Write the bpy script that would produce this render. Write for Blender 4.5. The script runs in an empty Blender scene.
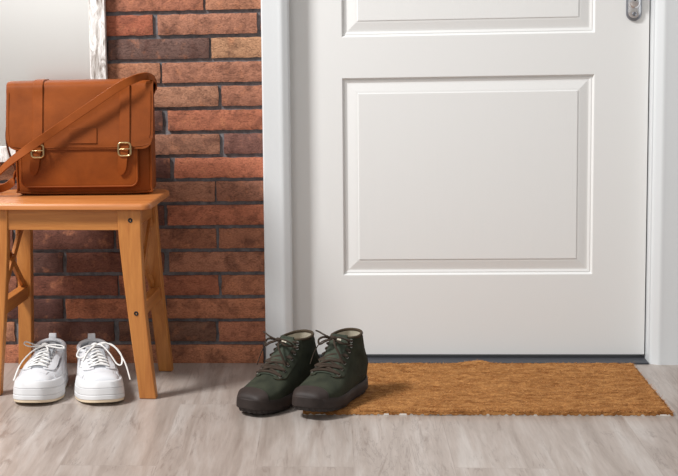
import bpy, math, random
from math import sin, cos, pi, radians
from mathutils import Vector, Matrix, noise
random.seed(7)
S = bpy.context.scene
C = S.collection

# ------------------------------------------------------------------ camera
F, PITCH, YAW, ROLL, CX, CY = 1582.507, .1233, -.0946, -.0207, 182.7024, 199.9076
fw = Vector((sin(YAW)*cos(PITCH), cos(YAW)*cos(PITCH), -sin(PITCH)))
rt = Vector((cos(YAW), -sin(YAW), 0)); up = rt.cross(fw)
r2 = rt*cos(ROLL)+up*sin(ROLL); u2 = -rt*sin(ROLL)+up*cos(ROLL)
cam = bpy.data.objects.new('camera', bpy.data.cameras.new('camera')); C.objects.link(cam)
m = Matrix((r2, u2, -fw)).transposed().to_4x4(); m.translation = (.0418, -3.8203, .8855)
cam.matrix_world = m
cam.data.sensor_width = 36; cam.data.lens = F*36/678
cam.data.shift_x = (339-CX)/678; cam.data.shift_y = (CY-238)/678
S.camera = cam
# ------------------------------------------------------------------ light
w = bpy.data.worlds.new('room_light'); S.world = w; w.use_nodes = True
w.node_tree.nodes['Background'].inputs[0].default_value = (.975, .985, 1, 1)
w.node_tree.nodes['Background'].inputs[1].default_value = .46
def area(name, loc, target, size, power, col=(1, 1, 1)):
    l = bpy.data.lights.new(name, 'AREA'); l.shape = 'SQUARE'; l.size = size; l.energy = power; l.color = col
    o = bpy.data.objects.new(name, l); C.objects.link(o); o.location = loc
    o.rotation_euler = (Vector(target)-Vector(loc)).to_track_quat('-Z', 'Y').to_euler(); return o
KD = Vector((-sin(radians(54))*cos(radians(42)), -cos(radians(54))*cos(radians(42)), sin(radians(42))))
area('key_light', Vector((.1, 0, .45))+KD*3.6, (.1, 0, .45), .62, 146, (1, .99, .985))
area('added_fill_light', (-1.3, -4.72, 1.95), (-1.3, 0, 1.5), 1.5, 22, (.97, .985, 1))  # fill light added for frontal fill and the mirror's pale reflection
S.view_settings.view_transform = 'Standard'; S.view_settings.look = 'None'
S.view_settings.exposure = .08; S.view_settings.gamma = 1; S.view_settings.use_curve_mapping = False

# ------------------------------------------------------------------ helpers
def lin(c):
    return tuple(((x/255)/12.92 if x/255 <= .04045 else ((x/255+.055)/1.055)**2.4) for x in c)+(1,)
def obj(name, vf, mat, parent=None, smooth=None, bevel=0, seg=2, loc=None, rot=None):
    me = bpy.data.meshes.new(name); me.from_pydata([tuple(v) for v in vf[0]], [], vf[1]); me.validate()
    o = bpy.data.objects.new(name, me); C.objects.link(o)
    if mat: me.materials.append(mat)
    if smooth is not None:
        me.shade_smooth(); me.set_sharp_from_angle(angle=radians(smooth))
    if bevel:
        b = o.modifiers.new('bevel', 'BEVEL'); b.width = bevel; b.segments = seg; b.limit_method = 'ANGLE'; b.angle_limit = radians(40)
        me.shade_smooth(); b.harden_normals = True
    if parent: o.parent = parent
    if loc: o.location = loc
    if rot: o.rotation_euler = rot
    return o
def thing(name, label, cat, loc=(0, 0, 0), rz=0, group=None):
    o = bpy.data.objects.new(name, None); C.objects.link(o); o.empty_display_size = .05
    o.location = loc; o.rotation_euler = (0, 0, rz); o['label'] = label; o['category'] = cat
    if group: o['group'] = group
    return o
def struct(o, label, cat):
    o['kind'] = 'structure'; o['label'] = label; o['category'] = cat; return o
def join(*vfs):
    V, Fc = [], []
    for v, f in vfs:
        n = len(V); V += list(v); Fc += [tuple(i+n for i in q) for q in f]
    return V, Fc
def box(x0, x1, y0, y1, z0, z1):
    v = [(x, y, z) for x in (x0, x1) for y in (y0, y1) for z in (z0, z1)]
    f = [(0, 1, 3, 2), (4, 6, 7, 5), (0, 4, 5, 1), (2, 3, 7, 6), (0, 2, 6, 4), (1, 5, 7, 3)]
    return v, f
def extr(poly, a, b):            # polygon of 3-D points a -> offset vectors a and b
    n = len(poly); v = [tuple(Vector(p)+Vector(a)) for p in poly]+[tuple(Vector(p)+Vector(b)) for p in poly]
    f = [tuple(range(n))[::-1], tuple(range(n, 2*n))]+[(i, (i+1) % n, (i+1) % n+n, i+n) for i in range(n)]
    return v, f
def rings(R, cap0=True, cap1=True, closed=False):
    n = len(R[0]); V = [tuple(p) for r in R for p in r]; f = []
    k = len(R)
    for i in range(k if closed else k-1):
        j = (i+1) % k
        for q in range(n):
            f.append((i*n+q, i*n+(q+1) % n, j*n+(q+1) % n, j*n+q))
    if not closed:
        if cap0: f.append(tuple(range(n))[::-1])
        if cap1: f.append(tuple(range((k-1)*n, k*n)))
    return V, f
def spline(P, k=8, closed=False):
    P = [Vector(p) for p in P]; n = len(P); out = []
    for i in range(n if closed else n-1):
        g = (lambda j: P[j % n]) if closed else (lambda j: P[min(max(j, 0), n-1)])
        a, b, c, d = g(i-1), g(i), g(i+1), g(i+2)
        for q in range(k):
            t = q/k
            out.append(.5*((2*b)+(c-a)*t+(2*a-5*b+4*c-d)*t*t+(3*b-a-3*c+d)*t**3))
    if not closed: out.append(P[-1])
    return out
def tube(P, r, n=8, closed=False, k=8, flat=1.0, upv=None):
    P = spline(P, k, closed) if k > 1 else [Vector(p) for p in P]
    R = []; N = len(P); u = None
    for i in range(N):
        if closed: t = (P[(i+1) % N]-P[i-1])
        else: t = P[min(i+1, N-1)]-P[max(i-1, 0)]
        if t.length < 1e-9: t = Vector((0, 0, 1))
        t.normalize()
        if upv is not None: u = Vector(upv(i/(N-1) if N > 1 else 0) if callable(upv) else upv)
        elif u is None: u = Vector((0, 0, 1)) if abs(t.z) < .9 else Vector((1, 0, 0))
        u = (u-t*u.dot(t)); u.normalize(); s = t.cross(u)
        R.append([P[i]+s*(r*cos(2*pi*q/n))+u*(r*flat*sin(2*pi*q/n)) for q in range(n)])
    return rings(R, closed=closed)
def lathe(prof, n=24, axis='z', c=(0, 0, 0)):
    R = []
    for r, h in prof:
        ring = []
        for q in range(n):
            a = 2*pi*q/n; x, y = r*cos(a), r*sin(a)
            p = (x, y, h) if axis == 'z' else (x, h, y)
            ring.append((p[0]+c[0], p[1]+c[1], p[2]+c[2]))
        R.append(ring)
    return rings(R)

# ------------------------------------------------------------------ materials
class NT:
    def __init__(s, name, rough=.5, metal=0, col=(200, 200, 200), spec=.5):
        s.m = bpy.data.materials.new(name); s.m.use_nodes = True; s.t = s.m.node_tree
        s.b = s.t.nodes['Principled BSDF']; s.b.inputs['Roughness'].default_value = rough
        s.b.inputs['Metallic'].default_value = metal; s.b.inputs['Base Color'].default_value = lin(col)
        s.b.inputs['Specular IOR Level'].default_value = spec
        s.tc = s.t.nodes.new('ShaderNodeTexCoord')
    def n(s, typ, **kw):
        x = s.t.nodes.new('ShaderNode'+typ)
        for k, v in kw.items():
            if k in x.inputs: x.inputs[k].default_value = v
            else: setattr(x, k, v)
        return x
    def l(s, a, b): s.t.links.new(a, b)
    def map(s, sc=(1, 1, 1), rot=(0, 0, 0), src='Object'):
        mp = s.n('Mapping'); mp.inputs['Scale'].default_value = sc; mp.inputs['Rotation'].default_value = rot
        s.l(s.tc.outputs[src], mp.inputs[0]); return mp.outputs[0]
    def noise(s, vec, scale, detail=4, rough=.55, dist=0):
        x = s.n('TexNoise'); x.inputs['Scale'].default_value = scale; x.inputs['Detail'].default_value = detail
        x.inputs['Roughness'].default_value = rough; x.inputs['Distortion'].default_value = dist
        s.l(vec, x.inputs['Vector']); return x.outputs['Fac']
    def ramp(s, fac, stops):
        x = s.n('ValToRGB'); e = x.color_ramp.elements
        while len(e) < len(stops): e.new(.5)
        for q, (p, c) in zip(e, stops): q.position = p; q.color = c if len(c) == 4 else lin(c)
        s.l(fac, x.inputs[0]); return x.outputs[0]
    def mix(s, fac, a, b, mode='MIX'):
        x = s.n('Mix'); x.data_type = 'RGBA'; x.blend_type = mode
        for v, i in ((fac, 0), (a, 6), (b, 7)):
            if hasattr(v, 'links'): s.l(v, x.inputs[i])
            else: x.inputs[i].default_value = v
        return x.outputs[2]
    def math(s, op, a, b=0):
        x = s.n('Math'); x.operation = op
        for v, i in ((a, 0), (b, 1)):
            if hasattr(v, 'links'): s.l(v, x.inputs[i])
            else: x.inputs[i].default_value = v
        return x.outputs[0]
    def bump(s, h, strength=.3, dist=.001):
        x = s.n('Bump'); x.inputs['Strength'].default_value = strength; x.inputs['Distance'].default_value = dist
        s.l(h, x.inputs['Height']); s.l(x.outputs[0], s.b.inputs['Normal']); return x
    def col(s, c): s.l(c, s.b.inputs['Base Color'])
W1, W0 = (1, 1, 1, 1), (0, 0, 0, 1)

def m_paint(name, col, rough=.35, grain=0):
    k = NT(name, rough, col=col)
    v = k.map((34, 34, 2.2)); h = k.noise(v, 3, 5, .6, .6)
    if grain: k.bump(h, grain, .0012)
    else: k.bump(k.noise(k.map((1, 1, 1)), 60, 3), .05, .001)
    return k.m
M_trim = m_paint('white_gloss_paint', (216, 219, 220), .3)
M_door = m_paint('white_door_paint', (226, 226, 224), .38, .06)
M_panel = m_paint('white_grained_paint', (226, 226, 224), .38, .24)
M_wallp = m_paint('plain_plaster', (226, 222, 216), .8)

def m_brick():
    k = NT('fired_brick', .85, spec=.25)
    a = k.n('Attribute'); a.attribute_name = 'tone'; base = a.outputs['Color']
    ob = k.map()
    ar = k.n('Attribute'); ar.attribute_name = 'seed'
    sh = k.n('VectorMath'); sh.operation = 'ADD'; k.l(ob, sh.inputs[0]); k.l(ar.outputs['Vector'], sh.inputs[1]); v = sh.outputs[0]
    big = k.noise(v, 22, 6, .65, .6)
    burnt = k.ramp(big, [(.47, W0), (.66, W1)])
    c = k.mix(k.math('MULTIPLY', burnt, .60), base, lin((84, 52, 44)))
    pale = k.ramp(k.noise(v, 35, 4, .6), [(.55, W0), (.75, W1)])
    c = k.mix(k.math('MULTIPLY', pale, .5), c, lin((214, 142, 102)))
    mp = k.n('Mapping'); mp.inputs['Scale'].default_value = (1, 1, 2.2); k.l(v, mp.inputs[0])
    fine = k.noise(mp.outputs[0], 190, 5, .7)
    c = k.mix(.55, c, k.ramp(fine, [(.34, (.30, .27, .26, 1)), (.55, (1, 1, 1, 1))]), 'MULTIPLY')
    vo = k.n('TexNoise'); vo.inputs['Scale'].default_value = 26; vo.inputs['Detail'].default_value = 8; vo.inputs['Distortion'].default_value = 2.5
    k.l(mp.outputs[0], vo.inputs['Vector'])
    crack = k.ramp(k.math('ABSOLUTE', k.math('SUBTRACT', vo.outputs['Fac'], .5)), [(0, W0), (.012, W1)])
    c = k.mix(.45, c, crack, 'MULTIPLY')
    k.col(c)
    h = k.math('ADD', k.math('MULTIPLY', fine, .7), k.math('MULTIPLY', crack, .35))
    k.bump(k.math('ADD', h, big), .75, .003)
    return k.m
M_brick = m_brick()
def m_mortar():
    k = NT('grey_mortar', .95, spec=.2)
    f = k.noise(k.map(), 60, 6, .7); k.col(k.ramp(f, [(.3, (88, 86, 88)), (.7, (132, 129, 131))])); k.bump(k.noise(k.map(), 300, 4), .6, .002)
    return k.m
M_mortar = m_mortar()
def m_floor():
    k = NT('greyed_oak_laminate', .33)
    v = k.map((1, 1, 1), (0, 0, pi/2))
    br = k.n('TexBrick'); br.offset = .37; br.offset_frequency = 2
    for n_, x in (('Color1', (.25, .25, .25, 1)), ('Color2', (.95, .95, .95, 1)), ('Mortar', (.0, .0, .0, 1)), ('Scale', 1.0), ('Mortar Size', .0012), ('Mortar Smooth', .2), ('Brick Width', 1.28), ('Row Height', .19), ('Bias', 0.0)):
        br.inputs[n_].default_value = x
    sh = k.n('VectorMath'); sh.operation = 'ADD'; sh.inputs[1].default_value = (.415, .3, 0); k.l(v, sh.inputs[0]); k.l(sh.outputs[0], br.inputs['Vector'])
    off = k.n('VectorMath'); off.operation = 'SCALE'; off.inputs['Scale'].default_value = 37; k.l(br.outputs['Color'], off.inputs[0])
    add = k.n('VectorMath'); add.operation = 'ADD'; k.l(k.tc.outputs['Object'], add.inputs[0]); k.l(off.outputs[0], add.inputs[1])
    mp = k.n('Mapping'); mp.inputs['Scale'].default_value = (13, 1.1, 1); k.l(add.outputs[0], mp.inputs[0])
    g1 = k.noise(mp.outputs[0], 2.0, 6, .62, .5)
    mp2 = k.n('Mapping'); mp2.inputs['Scale'].default_value = (70, 5, 1); k.l(add.outputs[0], mp2.inputs[0])
    g2 = k.noise(mp2.outputs[0], 2.5, 4, .6, .4)
    c = k.ramp(g1, [(.28, (150, 138, 129)), (.5, (171, 160, 152)), (.7, (188, 181, 175))])
    c = k.mix(.35, c, k.ramp(g2, [(.3, (.68, .66, .65, 1)), (.6, W1)]), 'MULTIPLY')
    tone = k.ramp(br.outputs['Color'], [(.2, (.93, .92, .91, 1)), (.95, W1)])
    c = k.mix(1.0, c, tone, 'MULTIPLY')
    mp3 = k.n('Mapping'); mp3.inputs['Scale'].default_value = (20, 2.0, 1); k.l(add.outputs[0], mp3.inputs[0])
    g3 = k.noise(mp3.outputs[0], 1.7, 7, .68, 1.2)
    knot = k.ramp(g3, [(.57, W0), (.66, W1)])
    c = k.mix(k.math('MULTIPLY', knot, .5), c, lin((116, 100, 90)))
    mp4 = k.n('Mapping'); mp4.inputs['Scale'].default_value = (26, 2.0, 1); k.l(add.outputs[0], mp4.inputs[0])
    g4 = k.noise(mp4.outputs[0], 1.2, 6, .7, 1.0); crk = k.ramp(k.math('ABSOLUTE', k.math('SUBTRACT', g4, .5)), [(0, W1), (.020, W0)])
    gate = k.ramp(k.noise(add.outputs[0], 5.5, 2), [(.50, W0), (.60, W1)])
    c = k.mix(k.math('MULTIPLY', k.math('MULTIPLY', crk, gate), .42), c, lin((92, 78, 70)))
    seam = k.ramp(br.outputs['Fac'], [(.0, W0), (.9, W1)])
    c = k.mix(k.math('MULTIPLY', seam, .12), c, lin((110, 96, 88)))
    k.col(c); k.bump(g2, .12, .0008)
    return k.m
M_floor = m_floor()
def m_wood(name, a, b, axis='z', rough=.42):
    k = NT(name, rough)
    sc = {'x': (2.2, 34, 34), 'y': (34, 2.2, 34), 'z': (34, 34, 2.2)}[axis]
    v = k.map(sc); g = k.noise(v, 1.6, 5, .6, .8); f = k.noise(k.map(tuple(q*5 for q in sc)), 1.5, 3)
    c = k.ramp(g, [(.3, a), (.65, b)])
    c = k.mix(.2, c, k.ramp(f, [(.35, (.72, .66, .6, 1)), (.6, W1)]), 'MULTIPLY')
    k.col(c); k.bump(f, .12, .0006); return k.m
M_wx = m_wood('honey_pine_along', (164, 98, 42), (194, 129, 64), 'x')
M_wy = m_wood('honey_pine_across', (158, 92, 40), (188, 122, 60), 'y')
M_wz = m_wood('honey_pine_upright', (164, 98, 42), (194, 129, 64), 'z')
M_seat = m_wood('honey_pine_seat', (164, 94, 44), (190, 122, 66), 'x', .38)
def m_leather(name, a, b, rough=.52, tilt=0):
    k = NT(name, rough, spec=.14)
    v = k.map(); g = k.noise(v, 9, 5, .6, .5)
    c = k.ramp(g, [(.3, a), (.7, b)]); k.col(c)
    vo = k.n('TexVoronoi'); vo.inputs['Scale'].default_value = 420; k.l(v, vo.inputs['Vector'])
    k.bump(k.math('ADD', k.math('MULTIPLY', vo.outputs['Distance'], .4), k.noise(v, 60, 5)), .22, .0015); return k.m
M_lea = m_leather('tan_leather', (112, 54, 17), (140, 71, 25))
M_lea2 = m_leather('tan_leather_strap', (117, 57, 19), (145, 74, 28))
M_leadk = m_leather('tan_leather_edge', (70, 32, 14), (92, 44, 20), .55)
M_stitch = NT('thread_tan', .8, col=(120, 62, 28)).m
M_brass = NT('aged_brass', .28, 1, (196, 172, 128)).m
M_chrome = NT('polished_chrome', .22, 1, (232, 233, 236)).m
M_chromed = NT('brushed_steel', .3, 1, (150, 153, 160)).m
M_black = NT('black_metal', .4, .3, (26, 25, 25)).m
M_darkrub = NT('threshold_grey', .55, 0, (58, 60, 66)).m
k = NT('mirror_glass', .3, 1, (232, 230, 226)); M_mir = k.m
def m_white_wood():
    k = NT('whitewashed_wood', .7)
    g = k.noise(k.map((45, 45, 11)), 1.5, 7, .72, 1.0)
    k.col(k.ramp(g, [(.36, (128, 116, 106)), (.46, (196, 190, 184)), (.56, (240, 238, 235))])); k.bump(g, .5, .002); return k.m
M_ww = m_white_wood()
def m_canvas(name, a, b, sc=900):
    k = NT(name, .9, spec=.2)
    wv = k.n('TexWave'); wv.inputs['Scale'].default_value = sc/4; k.l(k.map((1, 1, 1), (.6, .3, .8)), wv.inputs['Vector'])
    n_ = k.noise(k.map(), 40, 4); f = k.noise(k.map(), sc, 2)
    k.col(k.ramp(n_, [(.3, a), (.7, b)])); k.bump(k.math('ADD', k.math('MULTIPLY', wv.outputs['Fac'], .3), f), .3, .0006); return k.m
M_canvas = m_canvas('dark_green_canvas', (42, 45, 36), (56, 59, 47))
M_tongue = m_canvas('green_canvas_tongue', (52, 58, 49), (68, 74, 63))
M_lace = m_canvas('brown_lace', (50, 41, 34), (68, 57, 48), 1500)
M_lining = m_canvas('pale_lining', (176, 168, 150), (200, 192, 176))
M_bandb = m_canvas('brown_binding', (60, 49, 38), (76, 64, 50))
k = NT('brown_rubber', .6, spec=.3); k.col(k.ramp(k.noise(k.map(), 30, 4), [(.3, (42, 34, 31)), (.7, (55, 46, 42))])); k.bump(k.noise(k.map(), 500, 3), .15, .0005); M_rub = k.m
k = NT('boot_tread', .7, col=(48, 42, 40)); M_tread = k.m
M_eye = NT('eyelet_metal', .3, 1, (190, 190, 184)).m
k = NT('white_leather', .42, spec=.45); k.col(k.ramp(k.noise(k.map(), 14, 4), [(.3, (200, 201, 204)), (.7, (216, 217, 220))])); k.bump(k.noise(k.map((1, 2.5, 1)), 60, 5, .6, .8), .5, .0025); M_wl = k.m
M_wl2 = NT('white_leather_panel', .35, col=(216, 217, 220)).m
M_ws = NT('white_foam_sole', .5, col=(216, 216, 217)).m
M_cream = NT('cream_outsole', .55, col=(226, 208, 180)).m
M_wlace = m_canvas('white_lace', (214, 213, 210), (232, 231, 228), 1500)
M_greyl = m_canvas('grey_lining', (150, 152, 156), (172, 174, 178))
M_shad = NT('dark_mesh', .8, col=(92, 92, 100)).m
def m_coir():
    k = NT('coir', .95, spec=.15)
    n1 = k.noise(k.map((1, 2.6, 1)), 30, 7, .75); n2 = k.noise(k.map((1, 3, 1)), 260, 4, .75)
    c = k.ramp(n1, [(.36, (136, 86, 44)), (.62, (196, 142, 86))])
    c = k.mix(.75, c, k.ramp(n2, [(.36, (.42, .34, .28, 1)), (.56, W1)]), 'MULTIPLY')
    k.col(c); k.bump(n2, .8, .003); return k.m
M_coir = m_coir()
k = NT('coir_fibre', .9, spec=.15); a_ = k.n('Attribute'); a_.attribute_name = 'tone'; k.l(a_.outputs['Color'], k.b.inputs['Base Color']); M_fib = k.m
M_back = NT('pale_backing', .7, col=(225, 220, 212)).m

# ------------------------------------------------------------------ structure
DX0, DX1, DY, DZ0, DZ1 = -.060, .797, .050, .0141, 2.03
struct(obj('floor', box(-3.2, 3.2, -4.9, .25, -.05, 0), M_floor), 'grey oak laminate floor with planks running towards the door', 'floor')

PITCHZ, ROW0, BL, MG = .0582, .0502, .2535, .0095
special = {}
def bcol(s): return lin(s)
PAL = [(192, 112, 80), (186, 98, 68), (178, 92, 66), (190, 104, 72), (170, 90, 66), (196, 120, 88)]
DRK = [(112, 76, 64), (104, 64, 54), (132, 82, 64)]
# (row, index) -> colour; rows counted from the floor, index of the brick in its row
PRE = {(14, -2): (108, 78, 68)}
def brick_wall(x0, x1, z0, z1):
    V, Fc, tone, seed = [], [], [], []
    yb = .020; yf = .0105
    r = -1
    row = 0
    z = ROW0-PITCHZ
    while z < z1:
        za, zb = z+MG/2, z+PITCHZ-MG/2
        za, zb = max(za, z0+.001), min(zb, z1)
        if zb-za > .01:
            ph = PH.get(row, -.3667 if row % 2 == 0 else -.2412)
            i = math.floor((x0-ph)/BL)
            while ph+i*BL < x1:
                jit = random.uniform(-.004, .004)
                a = ph+i*BL+MG/2+jit; b = ph+(i+1)*BL-MG/2+random.uniform(-.003, .003)
                a, b = max(a, x0), min(b, x1)
                if b-a > .008:
                    nx = max(2, int((b-a)/.008)); nz = 6
                    n0 = len(V); dy = random.uniform(-.0015, .0015)
                    sd = (random.uniform(0, 50), random.uniform(0, 50), random.uniform(0, 50))
                    q = lambda p, s: noise.noise(Vector((p[0]*s+sd[0], p[1]*s, sd[1])))
                    G = []
                    for jz in range(nz+1):
                        for jx in range(nx+1):
                            u, v = jx/nx, jz/nz
                            x = a+(b-a)*u; zz = za+(zb-za)*v
                            if jx in (0, nx): x += q((0, zz), 70)*.0022
                            if jz in (0, nz) and z0 < zz: zz += q((x, 0), 60)*.0016
                            if row == 0 and jz == 0: zz = z0
                            e = 0
                            if (jx in (0, nx)) or (jz in (0, nz)): e = .0022
                            V.append((x, yf+dy+e+q((x, zz), 120)*.0012, zz))
                    st = nx+1
                    for jz in range(nz):
                        for jx in range(nx):
                            p = n0+jz*st+jx; Fc.append((p, p+1, p+st+1, p+st))
                    # side walls back to the mortar
                    bd = [n0+jx for jx in range(nx+1)]+[n0+jz*st+nx for jz in range(1, nz+1)]+[n0+nz*st+jx for jx in range(nx-1, -1, -1)]+[n0+jz*st for jz in range(nz-1, 0, -1)]
                    m0 = len(V)
                    for p in bd: V.append((V[p][0], yb+.004, V[p][2]))
                    L = len(bd)
                    for p in range(L): Fc.append((bd[p], m0+p, m0+(p+1) % L, bd[(p+1) % L]))
                    key = (row, i)
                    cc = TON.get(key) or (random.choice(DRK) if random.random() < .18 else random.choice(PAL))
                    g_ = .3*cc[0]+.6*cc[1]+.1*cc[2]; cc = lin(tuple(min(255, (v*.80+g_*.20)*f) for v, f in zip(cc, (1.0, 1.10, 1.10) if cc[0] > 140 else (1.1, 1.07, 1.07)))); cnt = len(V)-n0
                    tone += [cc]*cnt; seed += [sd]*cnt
                i += 1
        z += PITCHZ; row += 1
    return V, Fc, tone, seed
PH = {0: -.1263-BL, 1: -.2412, 2: -.3687, 3: -.2330, 4: -.3667, 5: -.238, 6: -.3641, 7: -.240, 8: -.348, 9: -.2256, 10: -.360, 11: -.2256, 12: -.3686, 13: -.2457, 14: -.3805, 15: -.2607}
TON = {(5,-2):(112,68,54),(6,-2):(96,60,50),(7,-2):(120,72,56),(15,-1):(188,100,72),(15,0):(198,114,82),(14,-1):(190,90,62),(14,0):(192,110,82),(13,-1):(112,84,74),(13,0):(200,126,88),  # tone per brick; low ones behind the stool darkened to paint in its shade
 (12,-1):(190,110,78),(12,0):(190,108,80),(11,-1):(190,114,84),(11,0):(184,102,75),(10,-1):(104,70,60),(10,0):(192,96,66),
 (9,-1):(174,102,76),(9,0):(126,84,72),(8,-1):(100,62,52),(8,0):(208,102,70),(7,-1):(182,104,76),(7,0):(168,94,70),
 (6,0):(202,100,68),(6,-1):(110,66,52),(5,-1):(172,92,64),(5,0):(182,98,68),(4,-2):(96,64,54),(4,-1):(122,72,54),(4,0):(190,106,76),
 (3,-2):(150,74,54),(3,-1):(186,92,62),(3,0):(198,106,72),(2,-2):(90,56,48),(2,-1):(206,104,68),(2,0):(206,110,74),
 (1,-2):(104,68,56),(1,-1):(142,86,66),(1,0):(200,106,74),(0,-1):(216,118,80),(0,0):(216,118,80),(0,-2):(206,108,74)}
def put_wall(name, x0, x1, z0, z1, label):
    V, Fc, tone, seed = brick_wall(x0, x1, z0, z1)
    mv, mf = box(x0, x1, .020, .16, z0, z1)
    n = len(V); V += mv; Fc2 = [tuple(i+n for i in q) for q in mf]
    nb = len(Fc)
    o = obj(name, (V, Fc+Fc2), M_brick, smooth=50); me = o.data; me.materials.append(M_mortar)
    me.polygons.foreach_set('material_index', [0]*nb+[1]*len(Fc2))
    tone += [(1, 1, 1, 1)]*8; seed += [(0, 0, 0)]*8
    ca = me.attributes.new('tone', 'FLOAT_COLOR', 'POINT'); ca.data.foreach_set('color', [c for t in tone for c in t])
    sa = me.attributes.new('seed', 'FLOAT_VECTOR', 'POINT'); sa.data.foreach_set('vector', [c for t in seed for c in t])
    return struct(o, label, 'wall')
CL0, CL1, CR0, CR1 = -.1234, -.0563, .8029, .870
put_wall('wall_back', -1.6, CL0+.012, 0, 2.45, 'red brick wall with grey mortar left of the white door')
put_wall('wall_right', CR1-.012, 1.5, 0, 2.45, 'red brick wall right of the white door, outside the photograph')
struct(obj('wall_back', box(CL0+.012, CR1-.012, .012, .16, 2.10, 2.45), M_wallp), 'plain wall strip above the white door', 'wall')
struct(obj('wall_front', box(-3.2, 3.2, -4.9, -4.8, 0, 2.9), M_wallp), 'plain pale wall behind the viewer', 'wall')

wf = struct(obj('added_window_1', join(box(-2.15, -.45, -4.80, -4.76, 1.10, 1.18), box(-2.15, -.45, -4.80, -4.76, 2.70, 2.78), box(-2.15, -2.07, -4.80, -4.76, 1.18, 2.70), box(-.53, -.45, -4.80, -4.76, 1.18, 2.70)), M_trim), 'white window frame added around the fill light behind the viewer', 'window')  # unseen frame, added to go round the fill light
# casings: profile (distance from the opening edge, y of the face) swept upright
def casing(name, xi, sgn, label):
    prof = [(0, .020), (0, .004), (.0015, .001), (.006, -.0015), (.012, -.0045), (.016, -.0070), (.020, -.0082), (.025, -.0078), (.030, -.0076), (.050, -.0080), (.0635, -.0082), (.0665, -.0055), (.0671, .003), (.0671, .022)]
    poly = [(xi+sgn*p[0], p[1]+.004, 0) for p in prof]
    if sgn > 0: poly = poly[::-1]
    o = obj(name, extr(poly, (0, 0, 0), (0, 0, 2.11)), M_trim, smooth=35)
    return struct(o, label, 'door casing')
casing('trim_1', CL1, -1, 'white moulded door casing between the brick wall and the door')
casing('trim_2', CR0, 1, 'white moulded door casing right of the door')
o = obj('trim_3', box(CL1-.067, CR0+.067, -.004, .02, 2.045, 2.112), M_trim, bevel=.003); struct(o, 'white casing above the door', 'door casing')
# jambs
for nm, x0, x1, lb in (('trim_4', CL1-.03, CL1-.003, 'left jamb in the door recess'), ('trim_5', CR0-.0028, CR0+.03, 'right jamb in the door recess')):
    struct(obj(nm, box(x0, x1, .012, .12, 0, 2.05), M_trim), 'white '+lb, 'door jamb')
struct(obj('trim_6', box(CL1-.002, CR0-.004, .000, .115, 0, .0045), M_darkrub, bevel=.0008), 'dark grey threshold strip under the white door', 'threshold')

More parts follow.
